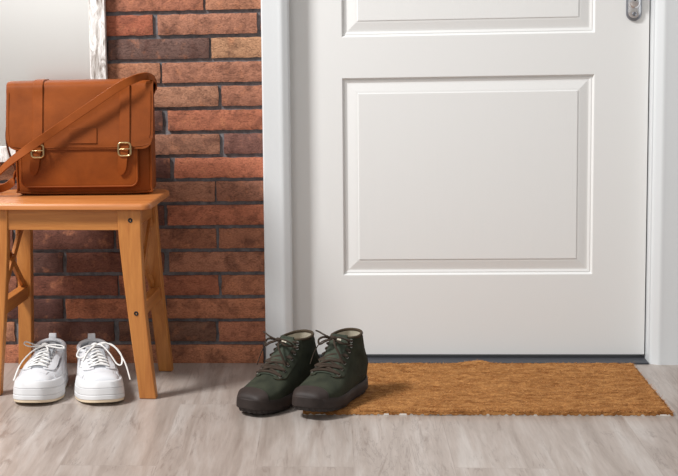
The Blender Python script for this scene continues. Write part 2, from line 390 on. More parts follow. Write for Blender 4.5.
# ------------------------------------------------------------------ door
def door():
    xs = [DX0, .0691, .671, DX1]; zs = [DZ0, .2124, .6981, .7968, 1.86, DZ1]
    V, Fc, mi = [], [], []
    def quad(a, b, c, d, m_=0):
        n = len(V); V.extend((a, b, c, d)); Fc.append((n, n+1, n+2, n+3)); mi.append(m_)
    prof = [(0, 0), (.0015, .0010), (.003, .0050), (.0045, .0065), (.007, .0058), (.0105, .0072), (.0125, .0080), (.016, .0076), (.033, .0040), (.0380, .0034), (.0390, .0020), (.0405, .0018)]
    for i in range(3):
        for j in range(5):
            x0, x1, z0, z1 = xs[i], xs[i+1], zs[j], zs[j+1]
            if i == 1 and j in (1, 3):
                R = [[(x0+a, DY+d, z0+a), (x1-a, DY+d, z0+a), (x1-a, DY+d, z1-a), (x0+a, DY+d, z1-a)] for a, d in prof]
                for q in range(len(R)-1):
                    for e in range(4):
                        f = (e+1) % 4; quad(R[q][e], R[q][f], R[q+1][f], R[q+1][e], 0)
                quad(*R[-1], 1)
            else: quad((x0, DY, z0), (x1, DY, z0), (x1, DY, z1), (x0, DY, z1))
    a, b, c, d = DX0, DX1, DZ0, DZ1; y0, y1 = DY, DY+.04
    quad((a, y0, c), (a, y0, d), (a, y1, d), (a, y1, c)); quad((b, y0, c), (b, y1, c), (b, y1, d), (b, y0, d))
    quad((a, y0, c), (a, y1, c), (b, y1, c), (b, y0, c)); quad((a, y0, d), (b, y0, d), (b, y1, d), (a, y1, d)); quad((a, y1, c), (a, y1, d), (b, y1, d), (b, y1, c))
    o = obj('door_1', (V, Fc), M_door); o.data.materials.append(M_panel)
    if len(o.data.polygons) == len(mi): o.data.polygons.foreach_set('material_index', mi)
    struct(o, 'white panelled door with a chrome lock plate', 'door')
    # lock plate, an upright stadium
    cx, zb, zt, r = .7604, .8227, 1.02, .0180
    def stad(rr, y, z0, z1, n=12):
        P = []
        for q in range(n+1): t = pi+pi*q/n; P.append((cx+rr*cos(t), y, z0+r+rr*sin(t)))
        for q in range(n+1): t = pi*q/n; P.append((cx+rr*cos(t), y, z1-r+rr*sin(t)))
        return P
    obj('lock_plate', rings([stad(r, DY+.001, zb, zt), stad(r, DY-.004, zb, zt), stad(r-.0012, DY-.0062, zb, zt), stad(r-.0032, DY-.0072, zb, zt)]), M_chromed, o, 30)
    obj('lock_face', rings([stad(r-.0036, DY-.0068, zb+.0036, zt-.0036), stad(r-.0036, DY-.0078, zb+.0036, zt-.0036), stad(r-.0075, DY-.0094, zb+.0075, zt-.0075), stad(r-.012, DY-.0100, zb+.012, zt-.012)]), M_chrome, o, 60)
    obj('lock_collar', rings([stad(r-.0042, DY-.006, zb+.026, zt-.03), stad(r-.0042, DY-.0125, zb+.026, zt-.03), stad(r-.0062, DY-.0150, zb+.028, zt-.032), stad(r-.012, DY-.0165, zb+.034, zt-.038)]), M_chrome, o, 60)
    obj('screw', lathe([(.0052, DY-.0085), (.0052, DY-.0108), (.0038, DY-.0116), (.0028, DY-.0106), (.001, DY-.0106)][::-1], 20, 'y', (cx, 0, zb+.0165)), M_chromed, o, 30)
    obj('keyhole', box(cx-.0018, cx+.0018, DY-.0175, DY-.0150, .8700, .8790), M_black, o)
    obj('lever', join(lathe([(.009, DY-.010), (.009, DY-.05), (.006, DY-.052)], 20, 'y', (cx, 0, .965)), tube([(cx, DY-.045, .965), (cx-.04, DY-.05, .966), (cx-.11, DY-.048, .963)], .0085, 12)), M_chrome, o, 40)
    return o
door()

# ------------------------------------------------------------------ mirror
MX0, MX1, MZ0, MZ1, FWD = -1.12, -.4985, .5090, 1.45, .0385
mt = thing('wall_mirror', 'rectangular wall mirror in a whitewashed wood frame behind the bag', 'mirror', ((MX0+MX1)/2, .004, MZ0))
hw = (MX1-MX0)/2; H = MZ1-MZ0; ft = .022; MTILT = -.5
obj('glass', box(-hw+.02, hw-.02, -.003, .003, -H/2+.02, H/2-.02), M_mir, mt, loc=(0, -.010, H/2), rot=(radians(MTILT), 0, 0))
def fr(poly): return extr(poly, (0, -ft, 0), (0, 0, 0))
e = FWD
for pl in ([(-hw, 0, 0), (hw, 0, 0), (hw-e, 0, e), (-hw+e, 0, e)], [(-hw, 0, H), (-hw+e, 0, H-e), (hw-e, 0, H-e), (hw, 0, H)],
           [(-hw, 0, 0), (-hw+e, 0, e), (-hw+e, 0, H-e), (-hw, 0, H)], [(hw, 0, 0), (hw, 0, H), (hw-e, 0, H-e), (hw-e, 0, e)]):
    obj('frame_side', fr(pl), M_ww, mt, bevel=.0015)

# ------------------------------------------------------------------ stool
st = thing('wooden_stool', 'honey pine stool with black bolts, a tan leather bag on its seat', 'stool', (-.549, -.210, 0), -.07)
def rrect(x0, x1, y0, y1, r, z, n=6, inset=0):
    P = []
    for cx, cy, a0 in ((x1-r, y0+r, -pi/2), (x1-r, y1-r, 0), (x0+r, y1-r, pi/2), (x0+r, y0+r, pi)):
        for q in range(n+1):
            a = a0+pi/2*q/n; P.append((cx+(r-inset)*cos(a), cy+(r-inset)*sin(a), z))
    return P
SX, SY0, SY1 = .2035, -.160, .115
sr = []
for ins, z in ((.003, .4345), (.0, .4365), (0, .4425), (.0008, .4460), (.0030, .4488), (.006, .4500)): sr.append(rrect(-SX, SX, SY0, SY1, .022, z, 6, ins))
obj('seat', rings(sr), M_seat, st, 40)
def leg(sx, front):
    if front:
        out = [(.435, .179), (.36, .1785), (.28, .180), (.2, .1835), (.12, .190), (.05, .1965), (0, .2015)]
        inn = [(0, .1625), (.05, .158), (.12, .150), (.2, .142), (.28, .1345), (.36, .128), (.435, .125)]
        y = lambda z: -.146+(.435-z)*.045
    else:
        out = [(.435, .172), (.36, .1735), (.28, .176), (.2, .179), (.12, .184), (.05, .189), (0, .1925)]
        inn = [(0, .159), (.05, .155), (.12, .150), (.2, .145), (.28, .140), (.36, .135), (.435, .132)]
        y = lambda z: .075+(.435-z)*.155
    P = [(sx*x, 0, z) for z, x in out]+[(sx*x, 0, z) for z, x in inn]
    if sx < 0: P = P[::-1]
    n = len(P); th = .026
    v = [(p[0], y(p[2]), p[2]) for p in P]+[(p[0], y(p[2])+th, p[2]) for p in P]
    f = [tuple(range(n)), tuple(range(n, 2*n))[::-1]]+[(i, i+n, (i+1) % n+n, (i+1) % n) for i in range(n)]
    lg = obj('leg', (v, f), M_wz, st, bevel=.003)
    if front:
        for bz, bx in ((.4105, .1555), (.1985, .162)):
            obj('bolt', lathe([(.0014, y(bz)+.0006), (.0016, y(bz)-.0004), (.0028, y(bz)-.0012), (.0046, y(bz)-.0012), (.0054, y(bz)-.0002), (.0054, y(bz)+.004)], 16, 'y', (sx*bx, 0, bz)), M_black, lg, 30)
for sx in (-1, 1):
    leg(sx, True); leg(sx, False)
    obj('side_apron', box(min(sx*.142, sx*.164), max(sx*.142, sx*.164), -.122, .078, .388, .4345), M_wy, st, bevel=.0015)
    # low side rail, follows the splay of the legs
    xo = sx*.163; v, f = box(-.011, .011, 0, 1, -.0155, .0155)
    v = [(xo+p[0], -.119+p[1]*(.111+.119), .199+p[2]) for p in v]
    obj('side_rail', (v, f), M_wy, st, bevel=.0015)
    for up_ in (0, 1):
        za, zb = (.222, .383) if up_ else (.383, .222)
        ya, yb = -.118, (.082 if up_ else .105)
        off = .0045 if up_ else -.0045
        xa = lambda z: sx*(.153+(.43-z)*.03)+off
        D = Vector((0, yb-ya, zb-za)).normalized(); Nn = Vector((0, -D.z, D.y))*.0095
        P = [Vector((xa(za), ya, za))-Nn, Vector((xa(zb), yb, zb))-Nn, Vector((xa(zb), yb, zb))+Nn, Vector((xa(za), ya, za))+Nn]
        obj('cross_brace', extr(P, (-.004, 0, 0), (.004, 0, 0)), M_wy, st, bevel=.001)
obj('front_apron', box(-.127, .127, -.140, -.120, .3875, .4345), M_wx, st, bevel=.0015)
obj('back_apron', box(-.134, .134, .078, .096, .3875, .4345), M_wx, st, bevel=.0015)

# ------------------------------------------------------------------ bag
BX0, BX1, BF, BB, BZ = -.692, -.366, -.212, -.125, .4505
bg = thing('messenger_bag', 'tan leather satchel with two buckled straps and a shoulder strap, standing on the stool', 'bag', (-.529, -.168, BZ))
O = Vector((-.529, -.168, BZ))
def L(v): return [tuple(Vector(p)-O) for p in v]
def lobj(name, vf, mat, smooth=40, **kw): return obj(name, (L(vf[0]), vf[1]), mat, bg, smooth, **kw)
def rbox(x0, x1, y0, y1, z0, z1, rx, ry, n=5, bulge=0):    # rounded in XZ (radius rx), edges softened towards y faces
    R = []
    for t in range(n+1):
        a = pi/2*t/n; ins = ry*(1-sin(a)); y = y0+ry*(1-cos(a)) if False else y0+ry-ry*sin(a) if False else y0+ry*(1-sin(a))
        R.append((ry*(1-cos(a)), y))
    R = [(ry*(1-cos(pi/2*(n-t)/n)) if False else ry*(1-sin(pi/2*t/n)), y0+ry*(1-cos(pi/2*t/n))) for t in range(n+1)]
    out = []
    def ring(ins, y, sc=1):
        P = []
        for cx, cz, a0 in ((x1-rx, z0+rx, -pi/2), (x1-rx, z1-rx, 0), (x0+rx, z1-rx, pi/2), (x0+rx, z0+rx, pi)):
            for q in range(9):
                a = a0+pi/2*q/8; P.append((cx+(rx-ins)*cos(a), y, cz+(rx-ins)*sin(a)))
        return P
    for ins, y in R: out.append(ring(ins, y))
    for ins, y in R[::-1]: out.append(ring(ins, y1-(y-y0)))
    return rings(out)
# body: thick soft box, its sides slightly sunken
bv, bf_ = rbox(BX0+.004, BX1-.004, BF, BB, BZ+.0008, .706, .014, .010)
bo = lobj('body', (bv, bf_), M_lea)
# piped edges of the body front
lobj('piping', tube([(BX0+.010, BF+.001, .69), (BX0+.007, BF, .60), (BX0+.007, BF, .475), (BX0+.020, BF, .4565), (-.53, BF, .4545), (BX1-.020, BF, .4565), (BX1-.007, BF, .475), (BX1-.007, BF, .60), (BX1-.010, BF+.001, .69)], .0022, 8), M_lea2)
# front pocket
PX0, PX1, PZ0, PZ1 = -.672, -.401, .4715, .5745
lobj('pocket', rbox(PX0, PX1, BF-.024, BF+.004, PZ0, PZ1, .017, .005), M_lea)
def rr_path(x0, x1, z0, z1, r, y):
    P = []
    for cx, cz, a0 in ((x1-r, z0+r, -pi/2), (x1-r, z1-r, 0), (x0+r, z1-r, pi/2), (x0+r, z0+r, pi)):
        for q in range(6): a = a0+pi/2*q/5; P.append((cx+r*cos(a), y, cz+r*sin(a)))
    return P
lobj('pocket_piping', tube(rr_path(PX0+.001, PX1-.001, PZ0+.001, PZ1, .016, BF-.0225), .0022, 8, closed=True, k=1), M_lea2)
# flap: sheet from the back edge over the top and down the front
FLX0, FLX1 = -.7045, -.3635
path = [(BB-.002, .690), (BB-.0035, .700), (BB-.010, .7105), (BB-.025, .7135), (-.168, .7135), (-.190, .7130), (-.202, .7115), (-.210, .7070), (-.2145, .699), (-.2190, .675), (-.2255, .645), (-.2315, .615), (-.2365, .590), (-.2395, .573), (-.2405, .5585)]
pp = spline([(0, a, b) for a, b in path], 3)
def flap_y(z):                         # y of the flap's outer face at height z
    q = [p for p in pp if p.y < -.2135]
    for a, b in zip(q, q[1:]):
        if b.z <= z <= a.z: return a.y+(b.y-a.y)*(a.z-z)/(a.z-b.z)
    return q[0].y if z > q[0].z else q[-1].y
nu = 60
top, bot = [], []
NP = len(pp)
for i, p in enumerate(pp):
    t = pp[min(i+1, NP-1)]-pp[max(i-1, 0)]; t.normalize(); nrm = Vector((0, t.z, -t.y))
    ra, rb = [], []
    for q in range(nu+1):
        u = q/nu; x = FLX0+(FLX1-FLX0)*u
        z = p.z
        d = min(x-FLX0, FLX1-x); rr = .026
        y = p.y
        if y < -.205 and d < rr and z < .5585+rr:        # rounded lower corners: squeeze rows inwards
            lim = .5585+rr-math.sqrt(max(0, rr*rr-(rr-d)**2))
            z = max(z, lim)
        wav = .0015*noise.noise(Vector((x*9, y*6, z*9)))
        sag = .0012*sin(u*pi*1.0)
        q0 = Vector((x, y+wav*(1 if y < -.2 else 0), z+(sag if z > .70 else 0)))
        ra.append(q0+Vector((0, nrm.y, nrm.z))*.0); rb.append(q0-Vector((0, -abs(nrm.y) if y < -.2 else nrm.y, nrm.z))*0)
        rb[-1] = q0+Vector((0, .0035 if y < -.205 else (-.0035 if y > -.13 else 0), 0 if (y < -.211 or y > -.127) else -.0035))
    top.append(ra); bot.append(rb)
lobj('flap', rings([a+b[::-1] for a, b in zip(top, bot)]), M_lea, 50)
def on_flap(x, z, out=.0): return Vector((x, flap_y(z)-out, z))
# stitched edge line and the small blank patch
lobj('stitching', join(tube([on_flap(FLX0+.006, .69, .001), on_flap(FLX0+.006, .62, .001), on_flap(FLX0+.008, .588, .001), on_flap(FLX0+.024, .5655, .0012), on_flap(-.53, .5645, .0012), on_flap(FLX1-.024, .5655, .0012), on_flap(FLX1-.008, .588, .001), on_flap(FLX1-.006, .62, .001), on_flap(FLX1-.006, .69, .001)], .0007, 6),), M_lea2)
n_ = []
lv = [on_flap(x, z, o_) for o_ in (.0, .0018) for x, z in ((-.5565, .5725), (-.4930, .5725), (-.4930, .6075), (-.5565, .6075))]
lobj('patch', (lv, [(0, 3, 2, 1), (4, 5, 6, 7), (0, 1, 5, 4), (1, 2, 6, 5), (2, 3, 7, 6), (3, 0, 4, 7)]), M_lea, None, bevel=.0006)
def ribbon(P, wd, th, k=6, wdir=None, sub=True):
    Q = spline(P, k) if sub else [Vector(p) for p in P]; N = len(Q); R = []
    for i, p in enumerate(Q):
        t = Q[min(i+1, N-1)]-Q[max(i-1, 0)]; t.normalize()
        wv = Vector(wdir(i/(N-1)) if callable(wdir) else wdir); wv = (wv-t*wv.dot(t)).normalized(); nn = t.cross(wv)
        h = wd/2
        R.append([p+wv*h*.92-nn*th/2, p+wv*h-nn*th*.2, p+wv*h+nn*th*.2, p+wv*h*.92+nn*th/2, p-wv*h*.92+nn*th/2, p-wv*h+nn*th*.2, p-wv*h-nn*th*.2, p-wv*h*.92-nn*th/2])
    return rings(R)
for cx0, cx1, bx, bz, tx, tz in ((-.6300, -.6300, -.6300, .5570, -.6425, .4995), (-.4280, -.4275, -.4285, .5585, -.4385, .4990)):
    P = [(cx0, BB-.008, .7145), (cx0, -.15, .7152), (cx0, -.190, .7155), (cx0, -.2055, .7120)]+[tuple(on_flap(cx0, z, .0022)) for z in (.703, .68, .65, .62, .595, .575)]+[tuple(on_flap(cx0, .566, .0030))]
    lobj('closing_strap', ribbon(P, .0235, .003, 5, (1, 0, 0)), M_lea2, 40)
    # tongue end below the buckle
    yb = flap_y(.56)-.004
    a = Vector((bx, yb, .571)); b = Vector((tx, BF-.0285, tz))
    d = (b-a); R = []
    for t in [0, .3, .6, .75, .85, .92, .97, 1]:
        hw_ = .0105*math.sqrt(max(.02, 1-max(0, (t-.72)/.28)**2)); c = a+d*t; c.y -= .003*sin(pi*t)
        R.append([c+Vector((-hw_, .0015, 0)), c+Vector((hw_, .0015, 0)), c+Vector((hw_, -.0015, 0)), c+Vector((-hw_, -.0015, 0))])
    lobj('strap_end', rings(R), M_lea2, 40)
    bk = lobj('buckle', tube(rr_path(bx-.0140, bx+.0140, bz-.0150, bz+.0150, .007, yb-.0035), .0024, 8, closed=True, k=1), M_brass, 60)
    obj('prong', (L(tube([(bx-.012, yb-.004, bz), (bx, yb-.007, bz+.001), (bx+.0135, yb-.006, bz+.001)], .0014, 6)[0]), tube([(0, 0, 0), (1, 0, 0), (2, 0, 0)], 1, 6)[1]), M_brass, bk, 60)
# shoulder strap
SP = [(-.376, -.132, .672), (-.3665, -.140, .694), (-.3640, -.168, .7120), (-.376, -.205, .7220), (-.3965, -.232, .7200), (-.4359, -.244, .7025), (-.4827, -.250, .6725), (-.5297, -.254, .6420), (-.5769, -.258, .6110), (-.6243, -.266, .5800), (-.6601, -.268, .5560), (-.696, -.262, .5300), (-.727, -.250, .5020), (-.750, -.235, .480), (-.762, -.200, .4640), (-.748, -.165, .4590), (-.716, -.150, .4700), (-.697, -.150, .505)]
def sw(t):
    return (.45, .1, .9) if t > .18 else (-.2, 1.0-t*3, .25+t*3.5)
lobj('shoulder_strap', ribbon(SP, .0190, .0034, 7, sw), M_lea2, 40)
lobj('side_tab', ribbon([(-.699, -.165, .655), (-.712, -.166, .625), (-.7175, -.168, .585), (-.7120, -.168, .545), (-.6975, -.166, .505)], .012, .003, 6, (0, 1, 0)), M_leadk, 40)

# ------------------------------------------------------------------ door mat
MXA, MXB, MYA, MYB, MT = -.0245, .7555, -.4815, -.0355, .0125
def mat_z(x, y):                       # gentle waves, a raised lip in the far edge
    lip = .007*math.exp(-((x-.385)/.035)**2)*math.exp(-((y-MYB)/.03)**2)
    return lip+.0012*(1+noise.noise(Vector((x*9, y*9, 3))))
dm = thing('doormat', 'rough brown coir doormat lying in front of the white door', 'doormat', (.3655, -.2585, 0))
OM = Vector((.3655, -.2585, 0))
NX, NY = 390, 230
def pressed(x, y, g=0):                     # the boots press the pile down
    z = 1
    for bx, by, bz, rz_, tl in ((.1040, -.2820, .0122, -radians(25), 0), (.0080, -.2700, .0062, -radians(36), .020)):
        dx, dy = x-bx, y-by; lx, ly = cos(-rz_)*dx-sin(-rz_)*dy, sin(-rz_)*dx+cos(-rz_)*dy
        if abs(lx) < (.0575 if ly < -.11 else .048)+g and -.288-g < ly < .008+g: z = min(z, bz+ly*tl-.0012)
    return z
def medge(x, y):
    sx = (x-(MXA+MXB)/2)/((MXB-MXA)/2); sy = (y-(MYA+MYB)/2)/((MYB-MYA)/2)
    x += sx**4*.0028*noise.noise(Vector((sx*3, y*38, 1)))
    y += sy**4*(.0022*noise.noise(Vector((x*55, sy*2, 7)))+.0035*noise.noise(Vector((x*9, sy*2, 9))))
    return x, y
V, Fc = [], []
for j in range(NY+1):
    for i in range(NX+1):
        x = MXA+(MXB-MXA)*i/NX; y = MYA+(MYB-MYA)*j/NY
        ed = min(i, NX-i, (j)*1.3, (NY-j)*1.3)
        drop = 0 if ed > 5 else (1-ed/5)**2*.0075
        n1 = noise.noise(Vector((x*140, y*330, 0)))*.0016+noise.noise(Vector((x*38, y*150, 5)))*.0036
        X, Y_ = medge(x, y)
        V.append(Vector((X, Y_, max(.0030, min(pressed(X, Y_), MT-.001+n1-drop+mat_z(x, y)))))-OM)
for j in range(NY):
    for i in range(NX):
        p = j*(NX+1)+i; Fc.append((p, p+1, p+NX+2, p+NX+1))
bd = [i for i in range(NX+1)]+[j*(NX+1)+NX for j in range(1, NY+1)]+[NY*(NX+1)+i for i in range(NX-1, -1, -1)]+[j*(NX+1) for j in range(NY-1, 0, -1)]
m0 = len(V)
for p in bd: V.append(Vector((V[p].x, V[p].y, .0006+.0055*max(0, noise.noise(Vector((V[p].x*130, V[p].y*130, 2)))+.12)+mat_z(V[p].x+OM.x, V[p].y+OM.y)*.8*(1 if V[p].y > .19 else 0))))
LB = len(bd)
for p in range(LB): Fc.append((bd[p], m0+p, m0+(p+1) % LB, bd[(p+1) % LB]))
obj('pile', (V, Fc), M_coir, dm, 80)
obj('backing', box(MXA-OM.x+.002, MXB-OM.x-.002, MYA-OM.y+.0012, MYB-OM.y-.004, .0002, .0036), M_back, dm)
# short coir fibres standing in the pile
V, Fc, tone = [], [], []
FT = [lin(c) for c in ((202, 146, 90), (184, 124, 70), (148, 94, 50), (214, 164, 110), (110, 66, 34), (192, 134, 78))]
rr_ = random.Random(3)
for q in range(26000):
    x = rr_.uniform(MXA+.001, MXB-.001); y = rr_.uniform(MYA+.0005, MYB-.001) if q % 7 else MYA+rr_.uniform(0, .006)
    X, Y_ = medge(x, y); z = MT-.003+mat_z(x, y)-(.003 if q % 7 == 0 else 0)
    if pressed(X, Y_) < 1 or pressed(X, Y_, .009) < 1 and q % 7: continue
    z = min(z, pressed(X, Y_, .009)-.009) if pressed(X, Y_, .009) < 1 else z
    a = rr_.gauss(0, .8) + (pi if rr_.random() < .5 else 0); el = rr_.uniform(.1, 1.0); ln = rr_.uniform(.004, .010)
    d = Vector((cos(a)*cos(el), sin(a)*cos(el)*.7, sin(el)))*ln
    s = Vector((-sin(a), cos(a), .3))*.00042; p = Vector((X, Y_, z))-OM; n = len(V)
    V += [p-s, p+s, p+Vector((0, 0, .0006)), p+d]; Fc += [(n, n+1, n+3), (n+1, n+2, n+3), (n+2, n, n+3)]
    tone += [rr_.choice(FT)]*4
me = bpy.data.meshes.new('fibres'); me.from_pydata([tuple(v) for v in V], [], Fc)
ca = me.attributes.new('tone', 'FLOAT_COLOR', 'POINT'); ca.data.foreach_set('color', [c for t in tone for c in t]); me.materials.append(M_fib)
fo = bpy.data.objects.new('fibres', me); C.objects.link(fo); fo.parent = dm; fo['kind'] = 'stuff'

# ------------------------------------------------------------------ shoes
class Loft:
    """Upper swept through fanned sections: each has a lower/outer point B, an upper/front point A
    (s from heel back to toe, z up), a half width, exponents for lower/upper half, a side dip."""
    def __init__(s, secs, side, bend=.010):
        s.sec = secs; s.n = len(secs); s.side = side; s.bend = bend
    def par(s, t):
        t = min(max(t, 0), s.n-1); i = min(int(t), s.n-2); f = t-i; g = lambda j: s.sec[min(max(j, 0), s.n-1)]
        a, b, c, d = g(i-1), g(i), g(i+1), g(i+2); o = []
        for q in range(len(b)):
            o.append(.5*((2*b[q])+(c[q]-a[q])*f+(2*a[q]-5*b[q]+4*c[q]-d[q])*f*f+(3*b[q]-a[q]-3*c[q]+d[q])*f**3))
        return o
    def cx(s, q): return s.side*s.bend*(max(0, q-.10)/.18)**2*(1 if q > .10 else 0)
    def at(s, t, a, off=0):            # a: angle, pi/2 = top/front, -pi/2 = bottom/heel
        bs, bz, as_, az, w_, nl, nu_, dip = s.par(t)
        ca, sa = cos(a), sin(a); nn = max(1.2, nu_ if sa >= 0 else nl)
        u = math.copysign(abs(ca)**(2/nn), ca); v = math.copysign(abs(sa)**(2/nn), sa)
        ms, mz = (as_+bs)/2, (az+bz)/2; hs, hz = (as_-bs)/2, (az-bz)/2
        S_, Zz = ms+hs*v, mz+hz*v-dip*(1-v*v)
        p = Vector((u*max(w_, .001)+s.cx(S_), -S_, Zz))
        if off: p += s.nrm(t, a)*off
        return p
    def nrm(s, t, a):
        e = .02; t0, t1 = max(0, t-e), min(s.n-1, t+e)
        d1 = s.at(t1, a)-s.at(t0, a); d2 = s.at(t, a+e)-s.at(t, a-e); n_ = d2.cross(d1)
        if n_.length < 1e-12: return Vector((0, 0, 1))
        n_.normalize()
        bs, bz, as_, az = s.par(t)[:4]; cen = Vector((s.cx((as_+bs)/2), -(as_+bs)/2, (az+bz)/2))
        return n_ if n_.dot(s.at(t, a)-cen) >= 0 else -n_
    def shell(s, t0, t1, nt, na=56, off=0, cap0=False, cap1=False):
        R = [[s.at(t0+(t1-t0)*i/nt, 2*pi*q/na-pi/2, off) for q in range(na)] for i in range(nt+1)]
        return rings(R, cap0, cap1)
    def patch(s, t0, t1, a0, a1, off, th, nt=14, na=10, edge=None):
        V = []; f = []
        for k_, o_ in enumerate((off, off-th)):
            for i in range(nt+1):
                for j in range(na+1):
                    t = t0+(t1-t0)*i/nt; aa0, aa1 = (a0(t), a1(t)) if callable(a0) else (a0, a1)
                    V.append(s.at(t, aa0+(aa1-aa0)*j/na, o_))
        M_ = (nt+1)*(na+1); st_ = na+1
        for i in range(nt):
            for j in range(na):
                p = i*st_+j; f += [(p, p+1, p+st_+1, p+st_), (M_+p, M_+p+st_, M_+p+st_+1, M_+p+1)]
        bd_ = list(range(na+1))+[i*st_+na for i in range(1, nt+1)]+[nt*st_+j for j in range(na-1, -1, -1)]+[i*st_ for i in range(nt-1, 0, -1)]
        for q in range(len(bd_)):
            p, r_ = bd_[q], bd_[(q+1) % len(bd_)]; f.append((p, M_+p, M_+r_, r_))
        return V, f
def outline(LL, hwf, cxf, n=90, grow=0, ex=.68):
    """foot-shaped plan outline, s in 0..LL"""
    P = []
    for q in range(n):
        a = 2*pi*q/n; ca = cos(a); s_ = LL/2-(LL/2+grow)*math.copysign(abs(ca)**ex, ca); sg = 1 if sin(a) >= 0 else -1
        P.append((s_, sg*(hwf(min(max(s_, 0), LL))+grow)*abs(sin(a))**ex, a))
    return [(y_+cxf(s_), -s_, a) for s_, y_, a in P]
def interp(tab):
    def f(x):
        if x <= tab[0][0]: return tab[0][1]
        for (a, b), (c, d) in zip(tab, tab[1:]):
            if x <= c:
                t = (x-a)/(c-a); t = t*t*(3-2*t); return b+(d-b)*t
        return tab[-1][1]
    return f
def place_local(vf, mt_): return [mt_ @ Vector(v) for v in vf[0]], vf[1]

def boot(loc, rz, side, label, tilt=0, rub=None):
    b = thing('ankle_boot', label, 'boot', loc, rz, 'pair of dark green canvas boots'); b.rotation_euler = (tilt, 0, rz); b.scale = (.97, .97, 1.0)
    LL = .288
    sp = lambda s_: .010*(max(0, s_-.19)/.098)**2
    #        Bs    Bz    As    Az    w     nl  nu  dip
    secs = [(.2790, .024, .2790, .030, .004, 2.6, 2.4, 0), (.277, .022, .2735, .0430, .0265, 3.6, 2.5, 0), (.266, .020, .258, .0510, .0365, 4.0, 2.4, 0), (.245, .018, .236, .0570, .0445, 4.0, 2.2, 0),
            (.215, .016, .207, .0660, .0490, 3.8, 2.0, 0), (.178, .016, .182, .0800, .0470, 3.4, 1.9, 0), (.140, .016, .164, .0940, .0435, 3.2, 1.9, 0), (.095, .016, .150, .1070, .0400, 3.0, 2.0, 0),
            (.050, .016, .140, .1180, .0370, 2.8, 2.1, 0), (.014, .024, .133, .1255, .0355, 2.5, 2.2, .0), (.008, .055, .126, .1315, .0365, 2.3, 2.3, .0), (.024, .095, .121, .1350, .0340, 2.2, 2.3, .002), (.036, .1410, .118, .1370, .0330, 2.2, 2.3, .003)]
    Lf = Loft(secs, side); T = len(secs)-1
    obj('upper', Lf.shell(0, T, 60), M_canvas, b, 60)
    obj('lining', Lf.shell(T, T-1.7, 16, off=-.0035, cap1=True), M_lining, b, 60)
    N = 56; rim = [Lf.at(T, 2*pi*q/N, -.0015)+Vector((0, 0, .0005)) for q in range(N)]
    obj('collar_binding', tube(rim, .0034, 8, closed=True, k=1), M_bandb, b, 60)
    hwf = interp([(0, .034), (.04, .0375), (.11, .037), (.2, .0505), (.245, .0520), (.288, .0500)])
    def lay(z, g, lug=0, top=False):
        out = []
        for (x, y, a) in outline(LL, hwf, Lf.cx, 140, g):
            s_ = -y; zz = z
            if lug: 
                c = Vector((Lf.cx(s_), y, 0)); k_ = 1-.035*(1 if (int((a)*140/(2*pi)+.5) % 5) < 2 else 0); x = c.x+(x-c.x)*k_; y = -LL/2+(y+LL/2)*(1-(1-k_)*.45)
            if top: zz += .004*max(0, min(1, (.05-s_)/.04))
            out.append((x, y, zz+sp(s_)))
        return out
    obj('sole', rings([lay(0, -.0045, 1), lay(.0075, -.002, 1), lay(.0085, .0)], True, True), M_tread, b, 25)
    obj('rubber_foxing', rings([lay(.0075, .0), lay(.0095, .0022), lay(.018, .0020), lay(.0285, .0008, 0, True), lay(.0305, -.0012, 0, True), lay(.0305, -.0060, 0, True)], True, False), M_rub, b, 40)
    # toe cap: bumper over the front of the upper
    obj('toe_cap', Lf.shell(0, 2.45, 22, off=.0026), M_rub, b, 50)
    r = [Lf.at(2.45, 2*pi*q/56, .0012) for q in range(56)]
    obj('cap_ridge', tube(r, .0020, 6, closed=True, k=1), M_rub, b, 60)
    # tongue and eyelet facings
    A0 = lambda t: .36 if t > 5 else .36*max(0.2, (t-4.2)/.8)
    obj('tongue', Lf.patch(4.5, T+.0, lambda t: pi/2-.52, lambda t: pi/2+.52, .0035, .003, 26, 10), M_tongue, b, 60)
    tb = [Lf.at(T, pi/2+a_, .002) for a_ in (-.5, -.25, 0, .25, .5)]
    V_ = [p+Vector((0, y_, z_)) for p in tb for y_, z_ in ((-.002, -.004), (-.001, .006), (.002, .006), (.002, -.004))]
    obj('tongue_top', rings([V_[i*4:i*4+4] for i in range(5)]), M_tongue, b, 60)
    obj('tongue_label', Lf.patch(T-2.7, T-2.25, lambda t: pi/2-.2, lambda t: pi/2+.2, .0120, .0018, 4, 6), M_lining, b, 60)
    for sg in (-1, 1):
        lo = lambda t, sg=sg: pi/2+sg*(.40+.0*(t))
        hi = lambda t, sg=sg: pi/2+sg*(1.02 if t > 5.1 else .40+.62*math.sqrt(max(0, (t-4.25)/.85)))
        a_, c_ = (lo, hi) if sg > 0 else (hi, lo)
        obj('eyelet_facing', Lf.patch(4.3, T-.02, a_, c_, .0030, .0028, 30, 8), M_canvas, b, 60)
        obj('seam', tube([Lf.at(4.35+(T-.1-4.35)*q/50, hi(4.35+(T-.1-4.35)*q/50), .0016) for q in range(51)], .0009, 6, k=1), M_bandb, b, 60)
        # heel counter seam, sampled closely so that it lies on the canvas
        HP = [(7.4, -.15), (8.0, -.30), (8.8, -.42), (9.6, -.50), (10.6, -.62), (T-.1, -.72)]; hp = []
        for (ta, aa), (tb_, ab) in zip(HP, HP[1:]):
            for q in range(8): hp.append((ta+(tb_-ta)*q/8, aa+(ab-aa)*q/8))
        obj('seam', tube([Lf.at(t, a2 if sg > 0 else pi-a2, .0004) for t, a2 in hp], .0008, 6, k=1), M_bandb, b, 60)
    rows = [4.75, 5.5, 6.35, 7.3, 8.4, 9.7, 11.0]
    ey = {}
